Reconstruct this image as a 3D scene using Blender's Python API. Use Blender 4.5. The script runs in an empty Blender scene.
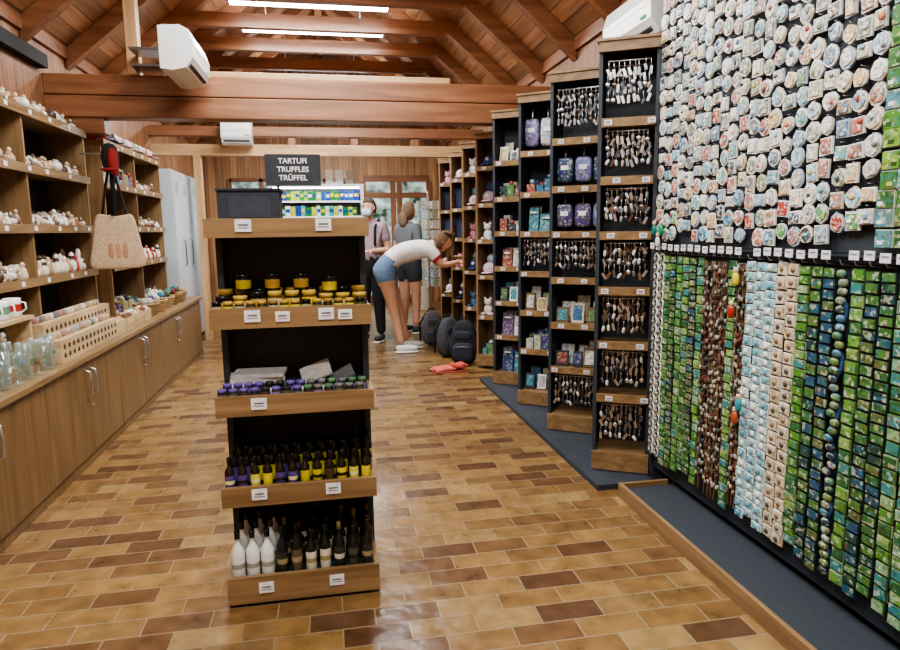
import bpy, math, random
from mathutils import Matrix, Vector
R=random.Random(7)
def L(r,g,b):
    def c(x):
        x/=255.0
        return x/12.92 if x<=0.04045 else ((x+0.055)/1.055)**2.4
    return (c(r),c(g),c(b),1.0)
# ---------------------------------------------------------------- materials
MAT={}
def newmat(name):
    m=bpy.data.materials.new(name); m.use_nodes=True
    nt=m.node_tree; b=nt.nodes['Principled BSDF']
    MAT[name]=m
    return m,nt,b
def vcmat(name,rough,metal=0.0,noise=0.0,bump=0.0,nscale=40):
    m,nt,b=newmat(name)
    a=nt.nodes.new('ShaderNodeAttribute'); a.attribute_name='Col'
    b.inputs['Roughness'].default_value=rough; b.inputs['Metallic'].default_value=metal
    tc=nt.nodes.new('ShaderNodeTexCoord')
    n=nt.nodes.new('ShaderNodeTexNoise'); n.inputs['Scale'].default_value=nscale; n.inputs['Detail'].default_value=3
    nt.links.new(tc.outputs['Object'],n.inputs['Vector'])
    mr=nt.nodes.new('ShaderNodeMapRange'); mr.inputs['From Min'].default_value=.3; mr.inputs['From Max'].default_value=.7
    mr.inputs['To Min'].default_value=1-noise; mr.inputs['To Max'].default_value=1+noise*.4
    nt.links.new(n.outputs['Fac'],mr.inputs['Value'])
    vm=nt.nodes.new('ShaderNodeVectorMath'); vm.operation='SCALE'
    nt.links.new(a.outputs['Color'],vm.inputs[0]); nt.links.new(mr.outputs['Result'],vm.inputs['Scale'])
    nt.links.new(vm.outputs[0],b.inputs['Base Color'])
    if bump:
        bp=nt.nodes.new('ShaderNodeBump'); bp.inputs['Strength'].default_value=bump; bp.inputs['Distance'].default_value=.01
        nt.links.new(n.outputs['Fac'],bp.inputs['Height']); nt.links.new(bp.outputs['Normal'],b.inputs['Normal'])
vcmat('matte',.75,0,.18)
vcmat('cloth',.9,0,.25,.4,60)
vcmat('gloss',.25,0,.05)
vcmat('metal',.28,.9,.05)
vcmat('skin',.5,0,.08)
def printmat(name,scale,mixf,cols):
    m,nt,b=newmat(name)
    a=nt.nodes.new('ShaderNodeAttribute'); a.attribute_name='Col'
    tc=nt.nodes.new('ShaderNodeTexCoord')
    vo=nt.nodes.new('ShaderNodeTexVoronoi'); vo.inputs['Scale'].default_value=scale
    nt.links.new(tc.outputs['Object'],vo.inputs['Vector'])
    hs=nt.nodes.new('ShaderNodeSeparateColor'); nt.links.new(vo.outputs['Color'],hs.inputs[0])
    rp=nt.nodes.new('ShaderNodeValToRGB'); cr=rp.color_ramp; cr.interpolation='CONSTANT'
    cr.elements[0].position=0; cr.elements[0].color=cols[0][1]; cr.elements[1].position=cols[1][0]; cr.elements[1].color=cols[1][1]
    for p,c in cols[2:]:
        e=cr.elements.new(p); e.color=c
    nt.links.new(hs.outputs[0],rp.inputs[0])
    gt=nt.nodes.new('ShaderNodeMath'); gt.operation='GREATER_THAN'; gt.inputs[1].default_value=.42
    nt.links.new(hs.outputs[1],gt.inputs[0])
    ml=nt.nodes.new('ShaderNodeMath'); ml.operation='MULTIPLY'; ml.inputs[1].default_value=mixf; nt.links.new(gt.outputs[0],ml.inputs[0])
    mx=nt.nodes.new('ShaderNodeMixRGB'); nt.links.new(ml.outputs[0],mx.inputs[0]); nt.links.new(a.outputs['Color'],mx.inputs[1]); nt.links.new(rp.outputs[0],mx.inputs[2])
    nt.links.new(mx.outputs[0],b.inputs['Base Color']); b.inputs['Roughness'].default_value=.3
printmat('print',85,.5,[(0,L(30,45,40)),(.18,L(205,210,195)),(.36,L(60,120,150)),(.5,L(90,130,60)),(.66,L(190,185,150)),(.8,L(130,80,56)),(.86,L(50,100,60))])
printmat('magprint',120,.65,[(0,L(80,96,110)),(.16,L(238,234,224)),(.4,L(110,160,190)),(.52,L(120,148,104)),(.62,L(240,238,232)),(.82,L(200,120,90)),(.88,L(60,96,136)),(.94,L(220,190,110))])
m,nt,b=newmat('glass'); out=[n for n in nt.nodes if n.type=='OUTPUT_MATERIAL'][0]
tr=nt.nodes.new('ShaderNodeBsdfTransparent'); tr.inputs[0].default_value=(.86,.92,.9,1)
b.inputs['Base Color'].default_value=(.8,.86,.86,1); b.inputs['Roughness'].default_value=.05; b.inputs['Metallic'].default_value=.5
lw=nt.nodes.new('ShaderNodeLayerWeight'); lw.inputs['Blend'].default_value=.3
mr=nt.nodes.new('ShaderNodeMapRange'); mr.inputs['To Min'].default_value=.06; mr.inputs['To Max'].default_value=.65; nt.links.new(lw.outputs['Facing'],mr.inputs['Value'])
ms=nt.nodes.new('ShaderNodeMixShader'); nt.links.new(mr.outputs[0],ms.inputs[0]); nt.links.new(tr.outputs[0],ms.inputs[1]); nt.links.new(b.outputs[0],ms.inputs[2]); nt.links.new(ms.outputs[0],out.inputs[0])
m,nt,b=newmat('daylight_window'); tc=nt.nodes.new('ShaderNodeTexCoord'); n=nt.nodes.new('ShaderNodeTexNoise'); n.inputs['Scale'].default_value=5; n.inputs['Detail'].default_value=6
r=nt.nodes.new('ShaderNodeValToRGB'); r.color_ramp.elements[0].position=.35; r.color_ramp.elements[0].color=L(40,60,46); r.color_ramp.elements[1].position=.65; r.color_ramp.elements[1].color=L(190,208,205)
nt.links.new(tc.outputs['Object'],n.inputs['Vector']); nt.links.new(n.outputs['Fac'],r.inputs[0]); nt.links.new(r.outputs[0],b.inputs['Base Color']); nt.links.new(r.outputs[0],b.inputs['Emission Color'])
b.inputs['Emission Strength'].default_value=.7; b.inputs['Roughness'].default_value=.08
def emis(name,col,s):
    m,nt,b=newmat(name); b.inputs['Base Color'].default_value=(.8,.8,.8,1)
    b.inputs['Emission Color'].default_value=col; b.inputs['Emission Strength'].default_value=s
emis('tube',(.96,.98,1,1),20)
emis('coolglow',(.9,.97,1,1),12.0)
def woodmat(name,cd,cl,grain='Y',plank=None,rough=.5,gs=1.0,groove=.3,var=.3):
    m,nt,b=newmat(name)
    tc=nt.nodes.new('ShaderNodeTexCoord'); mp=nt.nodes.new('ShaderNodeMapping')
    sc={'X':(1.2,16,16),'Y':(16,1.2,16),'Z':(16,16,1.2)}[grain]
    mp.inputs['Scale'].default_value=[k*gs for k in sc]
    nt.links.new(tc.outputs['Object'],mp.inputs['Vector'])
    n=nt.nodes.new('ShaderNodeTexNoise'); n.inputs['Scale'].default_value=1.6; n.inputs['Detail'].default_value=6; n.inputs['Distortion'].default_value=.6
    nt.links.new(mp.outputs[0],n.inputs['Vector'])
    r=nt.nodes.new('ShaderNodeValToRGB'); r.color_ramp.elements[0].position=.32; r.color_ramp.elements[0].color=cd
    r.color_ramp.elements[1].position=.68; r.color_ramp.elements[1].color=cl
    nt.links.new(n.outputs['Fac'],r.inputs[0])
    out=r.outputs[0]; h=n.outputs['Fac']
    if plank:
        ax,w=plank
        sp=nt.nodes.new('ShaderNodeSeparateXYZ'); nt.links.new(tc.outputs['Object'],sp.inputs[0])
        dv=nt.nodes.new('ShaderNodeMath'); dv.operation='DIVIDE'; dv.inputs[1].default_value=w; nt.links.new(sp.outputs[ax],dv.inputs[0])
        fl=nt.nodes.new('ShaderNodeMath'); fl.operation='FLOOR'; nt.links.new(dv.outputs[0],fl.inputs[0])
        fr=nt.nodes.new('ShaderNodeMath'); fr.operation='FRACT'; nt.links.new(dv.outputs[0],fr.inputs[0])
        wn=nt.nodes.new('ShaderNodeTexWhiteNoise'); wn.noise_dimensions='1D'; nt.links.new(fl.outputs[0],wn.inputs['W'])
        mr=nt.nodes.new('ShaderNodeMapRange'); mr.inputs['To Min'].default_value=1-var; mr.inputs['To Max'].default_value=1+var*.4; nt.links.new(wn.outputs['Value'],mr.inputs['Value'])
        g=nt.nodes.new('ShaderNodeMath'); g.operation='GREATER_THAN'; g.inputs[1].default_value=.07; nt.links.new(fr.outputs[0],g.inputs[0])
        g2=nt.nodes.new('ShaderNodeMapRange'); g2.inputs['To Min'].default_value=groove; g2.inputs['To Max'].default_value=1; nt.links.new(g.outputs[0],g2.inputs['Value'])
        mu=nt.nodes.new('ShaderNodeMath'); mu.operation='MULTIPLY'; nt.links.new(mr.outputs[0],mu.inputs[0]); nt.links.new(g2.outputs[0],mu.inputs[1])
        vm=nt.nodes.new('ShaderNodeVectorMath'); vm.operation='SCALE'; nt.links.new(out,vm.inputs[0]); nt.links.new(mu.outputs[0],vm.inputs['Scale'])
        out=vm.outputs[0]; h=g.outputs[0]
    nt.links.new(out,b.inputs['Base Color']); b.inputs['Roughness'].default_value=rough
    bp=nt.nodes.new('ShaderNodeBump'); bp.inputs['Strength'].default_value=.25; bp.inputs['Distance'].default_value=.004
    nt.links.new(h,bp.inputs['Height']); nt.links.new(bp.outputs[0],b.inputs['Normal'])
OD,OL=L(116,90,60),L(150,120,84)
for g in 'XYZ': woodmat('oak'+g,OD,OL,g,rough=.45)
woodmat('cab',L(106,80,50),L(134,104,68),'Z',rough=.4,gs=.8)
woodmat('pale',L(180,152,112),L(208,182,142),'Y',rough=.55)
for g in 'XYZ': woodmat('pine'+g,L(114,72,48),L(152,104,72),g,rough=.4,gs=.6)
for g in 'XYZ': woodmat('lpine'+g,L(170,132,92),L(204,168,126),g,rough=.5,gs=.6)
woodmat('roofboard',L(138,96,66),L(180,134,98),'Y',plank=('X',.11),rough=.45,gs=.6,groove=.35)
woodmat('wallboard',L(130,88,60),L(170,124,88),'Z',plank=('Y',.12),rough=.5,gs=.6)
woodmat('gableboard',L(160,116,80),L(198,154,112),'Z',plank=('X',.13),rough=.5,gs=.6)
m,nt,b=newmat('navy'); b.inputs['Roughness'].default_value=.55
tc=nt.nodes.new('ShaderNodeTexCoord'); n=nt.nodes.new('ShaderNodeTexNoise'); n.inputs['Scale'].default_value=8
r=nt.nodes.new('ShaderNodeValToRGB'); r.color_ramp.elements[0].color=L(40,46,54); r.color_ramp.elements[1].color=L(54,61,71)
nt.links.new(tc.outputs['Object'],n.inputs['Vector']); nt.links.new(n.outputs['Fac'],r.inputs[0]); nt.links.new(r.outputs[0],b.inputs['Base Color'])
# floor tiles
m,nt,b=newmat('floortile')
tc=nt.nodes.new('ShaderNodeTexCoord')
br=nt.nodes.new('ShaderNodeTexBrick'); br.offset=.5; br.squash=1
for k,v in (('Scale',1),('Brick Width',.235),('Row Height',.108),('Mortar Size',.0032),('Mortar Smooth',.2),('Bias',0)): br.inputs[k].default_value=v
br.inputs['Color1'].default_value=(0,0,0,1); br.inputs['Color2'].default_value=(1,1,1,1); br.inputs['Mortar'].default_value=(.5,.5,.5,1)
nt.links.new(tc.outputs['Object'],br.inputs['Vector'])
rp=nt.nodes.new('ShaderNodeValToRGB'); cr=rp.color_ramp
tones=[(0,L(86,58,38)),(.2,L(104,74,46)),(.42,L(128,96,56)),(.62,L(142,110,66)),(.8,L(116,86,50)),(1,L(152,122,78))]
cr.elements[0].color=tones[0][1]; cr.elements[1].color=tones[-1][1]
for p,c in tones[1:-1]:
    e=cr.elements.new(p); e.color=c
nt.links.new(br.outputs['Color'],rp.inputs[0])
n=nt.nodes.new('ShaderNodeTexNoise'); n.inputs['Scale'].default_value=11; n.inputs['Detail'].default_value=6; nt.links.new(tc.outputs['Object'],n.inputs['Vector'])
mr=nt.nodes.new('ShaderNodeMapRange'); mr.inputs['From Min'].default_value=.3; mr.inputs['From Max'].default_value=.7; mr.inputs['To Min'].default_value=.68; mr.inputs['To Max'].default_value=1.2
nt.links.new(n.outputs['Fac'],mr.inputs['Value'])
vm=nt.nodes.new('ShaderNodeVectorMath'); vm.operation='SCALE'; nt.links.new(rp.outputs[0],vm.inputs[0]); nt.links.new(mr.outputs[0],vm.inputs['Scale'])
mx=nt.nodes.new('ShaderNodeMixRGB'); nt.links.new(br.outputs['Fac'],mx.inputs[0]); nt.links.new(vm.outputs[0],mx.inputs[1]); mx.inputs[2].default_value=L(140,120,92)
nt.links.new(mx.outputs[0],b.inputs['Base Color'])
mr2=nt.nodes.new('ShaderNodeMapRange'); mr2.inputs['To Min'].default_value=.22; mr2.inputs['To Max'].default_value=.38; nt.links.new(n.outputs['Fac'],mr2.inputs['Value'])
nt.links.new(mr2.outputs[0],b.inputs['Roughness'])
b.inputs['Coat Weight'].default_value=.25; b.inputs['Coat Roughness'].default_value=.2
bp=nt.nodes.new('ShaderNodeBump'); bp.inputs['Strength'].default_value=.4; bp.inputs['Distance'].default_value=.004; bp.invert=True
nt.links.new(br.outputs['Fac'],bp.inputs['Height'])
n3=nt.nodes.new('ShaderNodeTexNoise'); n3.inputs['Scale'].default_value=8; nt.links.new(tc.outputs['Object'],n3.inputs['Vector'])
bp2=nt.nodes.new('ShaderNodeBump'); bp2.inputs['Strength'].default_value=.35; bp2.inputs['Distance'].default_value=.02
nt.links.new(n3.outputs['Fac'],bp2.inputs['Height']); nt.links.new(bp.outputs[0],bp2.inputs['Normal']); nt.links.new(bp2.outputs[0],b.inputs['Normal']); nt.links.new(bp2.outputs[0],b.inputs['Coat Normal'])

# ---------------------------------------------------------------- mesh builder
I4=Matrix.Identity(4)
class MB:
    def __init__(s): s.v=[];s.f=[];s.c=[];s.m=[];s.s=[];s.M=I4.copy()
    def add(s,vs,fs,col,mat='matte',smooth=False):
        o=len(s.v); M=s.M
        for p in vs: s.v.append((M@Vector(p))[:])
        multi=isinstance(col,list)
        for i,f in enumerate(fs):
            s.f.append([o+k for k in f]); s.c.append(col[i] if multi else col); s.m.append(mat); s.s.append(smooth)
    def box(s,c,d,col=(.5,.5,.5,1),mat='matte',R3=None):
        hx,hy,hz=d[0]/2,d[1]/2,d[2]/2; vs=[]
        for x,y,z in ((-1,-1,-1),(1,-1,-1),(1,1,-1),(-1,1,-1),(-1,-1,1),(1,-1,1),(1,1,1),(-1,1,1)):
            p=Vector((x*hx,y*hy,z*hz))
            if R3 is not None: p=R3@p
            vs.append(p+Vector(c))
        s.add(vs,[(0,3,2,1),(4,5,6,7),(0,1,5,4),(1,2,6,5),(2,3,7,6),(3,0,4,7)],col,mat)
    def bb(s,a,b,col=(.5,.5,.5,1),mat='matte'):
        s.box([(a[i]+b[i])/2 for i in range(3)],[abs(b[i]-a[i]) for i in range(3)],col,mat)
    def lathe(s,prof,c,col,mat='gloss',n=12,R3=None):
        vs=[];rings=[]
        for p in prof:
            r,z=p[0],p[1]
            if r<1e-5: rings.append([len(vs)]); vs.append(Vector((0,0,z)))
            else:
                rings.append(list(range(len(vs),len(vs)+n)))
                for k in range(n):
                    a=2*math.pi*k/n; vs.append(Vector((r*math.cos(a),r*math.sin(a),z)))
        if R3 is not None: vs=[R3@v for v in vs]
        vs=[v+Vector(c) for v in vs]
        fs=[];cs=[]
        for i in range(len(rings)-1):
            A,B=rings[i],rings[i+1]; cc=prof[i+1][2] if len(prof[i+1])>2 else col
            for k in range(n):
                k2=(k+1)%n
                if len(A)==1 and len(B)==1: continue
                if len(A)==1: fs.append((A[0],B[k2],B[k]))
                elif len(B)==1: fs.append((A[k],A[k2],B[0]))
                else: fs.append((A[k],A[k2],B[k2],B[k]))
                cs.append(cc)
        if len(rings[0])>1: fs.append(tuple(reversed(rings[0]))); cs.append(col)
        if len(rings[-1])>1: fs.append(tuple(rings[-1])); cs.append(prof[-1][2] if len(prof[-1])>2 else col)
        s.add(vs,fs,cs,mat,True)
    def tube(s,pts,rads,col,mat='matte',n=8):
        pts=[Vector(p) for p in pts]
        if not isinstance(rads,(list,tuple)): rads=[rads]*len(pts)
        vs=[];prev=None
        d0=(pts[0]-pts[1]).normalized(); d1=(pts[-1]-pts[-2]).normalized()
        P=[pts[0]+d0*rads[0]*.6]+pts+[pts[-1]+d1*rads[-1]*.6]; Q=[rads[0]*.5]+list(rads)+[rads[-1]*.5]
        for i,p in enumerate(P):
            t=(P[min(i+1,len(P)-1)]-P[max(i-1,0)]).normalized()
            if prev is None:
                up=Vector((0,0,1)) if abs(t.z)<.9 else Vector((1,0,0)); u=t.cross(up).normalized()
            else:
                u=(prev-t*prev.dot(t)).normalized()
            prev=u; w=t.cross(u)
            for k in range(n):
                a=2*math.pi*k/n; vs.append(p+(u*math.cos(a)+w*math.sin(a))*Q[i])
        fs=[]
        for i in range(len(P)-1):
            for k in range(n):
                fs.append((i*n+k,i*n+(k+1)%n,(i+1)*n+(k+1)%n,(i+1)*n+k))
        fs.append(tuple(reversed(range(n)))); fs.append(tuple((len(P)-1)*n+k for k in range(n)))
        s.add(vs,fs,col,mat,True)
    def sq(s,c,h,e=1.0,col=(.5,.5,.5,1),mat='matte',nu=12,nv=8,R3=None,fn=None):
        def pw(v,e): return math.copysign(abs(v)**e,v)
        vs=[];fs=[]
        for i in range(1,nv):
            th=math.pi*i/nv-math.pi/2
            for j in range(nu):
                ph=2*math.pi*j/nu
                p=Vector((h[0]*pw(math.cos(th),e)*pw(math.cos(ph),e),h[1]*pw(math.cos(th),e)*pw(math.sin(ph),e),h[2]*pw(math.sin(th),e)))
                vs.append(p)
        vs.append(Vector((0,0,-h[2]))); vs.append(Vector((0,0,h[2])))
        for i in range(nv-2):
            for j in range(nu):
                fs.append((i*nu+j,i*nu+(j+1)%nu,(i+1)*nu+(j+1)%nu,(i+1)*nu+j))
        b_,t_=len(vs)-2,len(vs)-1
        for j in range(nu):
            fs.append((b_,(j+1)%nu,j)); fs.append(((nv-2)*nu+j,(nv-2)*nu+(j+1)%nu,t_))
        if fn: vs=[fn(v) for v in vs]
        if R3 is not None: vs=[R3@v for v in vs]
        vs=[v+Vector(c) for v in vs]
        s.add(vs,fs,col,mat,True)
    def extr(s,poly,off,col,mat='matte'):
        n=len(poly); off=Vector(off); vs=[Vector(p) for p in poly]+[Vector(p)+off for p in poly]
        fs=[tuple(reversed(range(n))),tuple(range(n,2*n))]+[(k,(k+1)%n,n+(k+1)%n,n+k) for k in range(n)]
        s.add(vs,fs,col,mat)
    def build(s,name,bevel=0,parent=None):
        me=bpy.data.meshes.new(name); me.from_pydata(s.v,[],s.f)
        used=[]
        for k in s.m:
            if k not in used: used.append(k)
        for k in used: me.materials.append(MAT[k])
        idx={k:i for i,k in enumerate(used)}
        ca=me.color_attributes.new('Col','FLOAT_COLOR','CORNER'); buf=[]
        for p,k,c,sm in zip(me.polygons,s.m,s.c,s.s):
            p.material_index=idx[k]; p.use_smooth=sm
            buf.extend(list(c)*p.loop_total)
        ca.data.foreach_set('color',buf)
        o=bpy.data.objects.new(name,me); bpy.context.scene.collection.objects.link(o)
        if parent: o.parent=parent
        if bevel:
            b=o.modifiers.new('b','BEVEL'); b.width=bevel; b.segments=2; b.limit_method='ANGLE'; b.angle_limit=math.radians(50)
        return o
def rz(a): return Matrix.Rotation(a,3,'Z')
def rx(a): return Matrix.Rotation(a,3,'X')
def ry(a): return Matrix.Rotation(a,3,'Y')
WHITE=L(232,232,230); BLK=L(22,22,24); GREY=L(150,152,155); SIL=L(200,200,205)
def pick(*a): return R.choice(a)
U=R.uniform

# ---------------------------------------------------------------- room shell
YB,YF=-1.6,12.6; XL,XR=-2.12,2.12; EZ=2.95; SL=.84; RZ=EZ+SL*2.12
def shell(name,a,b,mat):
    m=MB(); m.bb(a,b,mat=mat); return m.build(name)
shell('floor',(XL-.1,YB-.1,-.1),(XR+.1,YF+.1,0),'floortile')
shell('wall_left',(XL-.1,YB,0),(XL,YF,EZ+.05),'wallboard')
shell('wall_right',(XR,YB,0),(XR+.1,YF,EZ+.05),'wallboard')
for nm,y in (('wall_front',YB-.1),('wall_back',YF)):
    m=MB(); m.extr([(XL-.1,y,0),(XR+.1,y,0),(XR+.1,y,EZ),(0,y,RZ+.06),(XL-.1,y,EZ)],(0,.1,0),GREY,'gableboard'); m.build(nm)
m=MB()
for sg in (-1,1):
    e=sg*2.3; ze=EZ-SL*.18
    m.extr([(e,YB-.1,ze),(0,YB-.1,RZ),(0,YB-.1,RZ+.08),(e,YB-.1,ze+.08)],(0,YF-YB+.3,0),GREY,'roofboard')
m.build('ceiling')
m=MB()
ys=[2.9-.85*4+.85*i for i in range(16)]
for y in ys:
    if y>YF-.1: continue
    for sg in (-1,1):
        e=sg*2.11
        m.extr([(e,y-.045,EZ-.16),(0,y-.045,RZ-.16),(0,y-.045,RZ),(e,y-.045,EZ)],(0,.09,0),GREY,'pineX')
m.bb((-.05,YB,RZ-.26),(.05,YF,RZ-.05),mat='pineY')
m.build('roof_rafters')
m=MB()
for y in [6.3,7.15,8.0,8.85,9.7,10.55,11.4]:
    m.bb((-1.32,y-.04,3.42),(1.32,y+.04,3.56),mat='pineX')
m.build('collar_beams',bevel=.004)
m=MB()
m.bb((XL,5.72,2.31),(XR,5.90,2.475),mat='pineX'); m.bb((XL,5.74,2.485),(XR,5.88,2.64),mat='pineX')
m.bb((-.9,5.76,2.64),(1.1,5.86,2.69),mat='lpineX')
m.build('tie_beam',bevel=.008)
m=MB()
m.bb((XL,8.84,2.36),(XR,8.96,2.5),mat='lpineX'); m.bb((XL,8.82,2.60),(XR,8.98,2.72),mat='pineX')
m.bb((-1.62,8.84,0),(-1.53,8.96,2.36),mat='lpineZ')
for x in (-1.2,-.4,.4,1.2): m.bb((x-.05,8.85,2.5),(x+.05,8.95,2.6),mat='pineZ')
m.build('partition_frame',bevel=.004)
m=MB(); m.bb((-2.1,5.76,.68),(-1.98,5.88,2.31),mat='pineZ'); m.bb((XL,5.74,2.31-.12),(-1.7,5.9,2.31),mat='pineX'); m.build('wooden_post',bevel=.004)
m=MB(); m.bb((-1.5,5.76,2.64),(-1.41,5.86,3.45),mat='lpineZ')
for z_ in (2.66,2.78): m.bb((-1.42,5.52,z_),(-1.11,5.77,z_+.02),L(150,150,150),'metal')
m.build('queen_post',bevel=.004)
m=MB(); m.bb((XL,YB,2.66),(XL+.07,5.7,2.76),L(30,28,28),'matte'); m.build('trim_1')
m=MB(); m.bb((XR-.03,YB,2.86),(XR,YF,2.96),mat='pineY'); m.bb((XL,YB,2.86),(XL+.03,YF,2.96),mat='pineY'); m.build('trim_2')
m=MB()
m.bb((XR-.02,YB,0),(XR,YF,.09),mat='pineY'); m.build('baseboard_right')
m=MB()
x0,x1=.7,1.95; y=YF
m.bb((x0,y-.04,2.3),(x1,y-.001,2.42),mat='pineX')
for x in (x0,(x0+x1)/2-.06,(x0+x1)/2+.06,x1): m.bb((x-.05,y-.05,0.002),(x+.05,y-.001,2.3),mat='pineZ')
for z in (.05,.95,2.0): m.bb((x0,y-.045,z),(x1,y-.005,z+.1),mat='pineX')
m.bb((x0,y-.02,.1),(x1,y-.005,2.3),mat='daylight_window')
m.build('door_1')
m=MB()
for (a,b_) in ((-1.7,-.6),(-.5,.5)):
    m.bb((a,y-.02,1.1),(b_,y-.005,2.3),mat='daylight_window')
    for x in (a,(a+b_)/2,b_): m.bb((x-.035,y-.05,1.05),(x+.035,y-.001,2.35),mat='pineZ')
    for z in (1.05,2.3): m.bb((a,y-.05,z),(b_,y-.001,z+.07),mat='pineX')
m.build('window_1')

# ---------------------------------------------------------------- lights
def fixture(x,y,z,e,up):
    m=MB()
    m.bb((x-.76,y-.03,z+.03),(x+.76,y+.03,z+.08),WHITE,'gloss')
    for k in (-.76,.74): m.bb((x+k,y-.055,z-.005),(x+k+.02,y+.055,z+.05),WHITE,'gloss')
    for k in (-.035,.035): m.tube([(x-.735,y+k,z+.015),(x+.735,y+k,z+.015)],.018,WHITE,'tube',8)
    for k in (-.5,.5): m.tube([(x+k,y,z+.08),(x+k,y,RZ-SL*abs(x+k)-.05)],.006,SIL,'metal',6)
    m.build('fluorescent_light')
    for nm,en,dz,rt in (('tube_lamp',e,-.02,0),('ceiling_fill',up,.1,math.pi)):  # second area light is added above the housing to brighten the ceiling
        l=bpy.data.lights.new(nm,'AREA'); l.shape='RECTANGLE'; l.size=1.5; l.size_y=.12; l.energy=en; l.color=(.96,.985,.98)
        o=bpy.data.objects.new(nm,l); o.location=(x,y,z+dz); o.rotation_euler=(rt,0,0); bpy.context.scene.collection.objects.link(o)
for yy in (-.6,1.2,3.0,4.8): fixture(-.07,yy,3.5,62,18)
fixture(-.07,6.72,3.52,54,18); fixture(-.05,7.58,3.52,54,18); fixture(0,10.3,3.2,85,20)

# ---------------------------------------------------------------- air conditioners
def aircon(x,y,z,length,rotz,extra=0):
    m=MB(); m.M=Matrix.Translation((x,y,z))@Matrix.Rotation(rotz,4,'Z')
    pr=[(0,0),(0,.28),(-.14,.29),(-.2,.26),(-.225,.18),(-.22,.08),(-.17,.01),(-.08,-.01)]
    m.extr([(-length/2,a,b_) for a,b_ in reversed(pr)],(length,0,0),WHITE,'gloss')
    m.box((0,-.19,.035),(length*.86,.03,.012),L(90,92,95),'matte',rx(-.5))
    m.box((0,-.223,.15),(length*.96,.004,.003),L(150,152,155))
    for i in range(8): m.box((-length*.42+i*length*.12,-.07,.292),(length*.09,.1,.004),L(170,172,175))
    m.box((length*.36,-.226,.1),(.06,.004,.015),L(80,170,120))
    if extra: m.bb((-length/2+.03,0,.03),(length/2-.03,extra,.25),L(215,215,212),'gloss')
    return m.build('air_conditioner',bevel=.006)
aircon(-1.08,5.28,2.52,.66,math.pi/2)
aircon(-1.05,8.80,2.48,.36,0)
aircon(1.92,3.62,2.40,.6,-math.pi/2,.195)

# ---------------------------------------------------------------- product helpers
def tag(m,x,y,z,w=.04,h=.028,R3=None):
    m.box((x,y,z),(w,.003,h),L(228,228,230),'matte',R3)
    m.box((x,y-.0022,z+.003),(w*.6,.001,.006),L(110,110,115)); m.box((x,y-.0022,z-.007),(w*.7,.001,.003),L(150,110,110))
def jar(m,x,y,z,r,h,body,lid,label=None):
    lab=label or body
    m.lathe([(r*.9,0,body),(r,h*.06,body),(r,h*.15,body),(r*1.01,h*.16,lab),(r*1.01,h*.66,lab),(r,h*.67,body),(r*.86,h*.76,body),(r*.93,h*.77,lid),(r*.93,h*.98,lid),(r*.85,h,lid)],(x,y,z),body,'gloss',12)
def bottle(m,x,y,z,r,h,body,cap,label,band=None):
    bd=band or label
    m.lathe([(r*.9,0,body),(r,h*.03,body),(r,h*.1,body),(r*1.02,h*.11,label),(r*1.02,h*.26,label),(r*1.025,h*.265,bd),(r*1.025,h*.36,bd),(r*1.02,h*.365,label),(r*1.02,h*.5,label),(r,h*.51,body),(r,h*.6,body),(r*.55,h*.7,body),(r*.36,h*.76,body),(r*.34,h*.84,body),(r*.42,h*.845,cap),(r*.42,h*.99,cap),(r*.3,h,cap)],(x,y,z),body,'gloss',12)
def mug(m,x,y,z,r,h,c,c2):
    m.lathe([(r*.85,0),(r,h*.08),(r,h*.3),(r,h*.31,c2),(r,h*.7,c2),(r,h*.72,c),(r,h,c),(r*.88,h,c),(r*.86,h*.15,c),(0,h*.12,c)],(x,y,z),c,'gloss',12)
    m.tube([(x+r*.95,y,z+h*.8),(x+r*1.5,y,z+h*.75),(x+r*1.6,y,z+h*.45),(x+r*.95,y,z+h*.22)],r*.12,c,'gloss',6)
def rcol():
    return pick(L(200,195,180),L(60,110,150),L(60,66,120),L(150,66,60),L(220,218,210),L(90,130,76),L(190,160,100),L(110,76,130),L(40,45,60),L(150,160,170),L(200,200,196),L(70,140,160))
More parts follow.
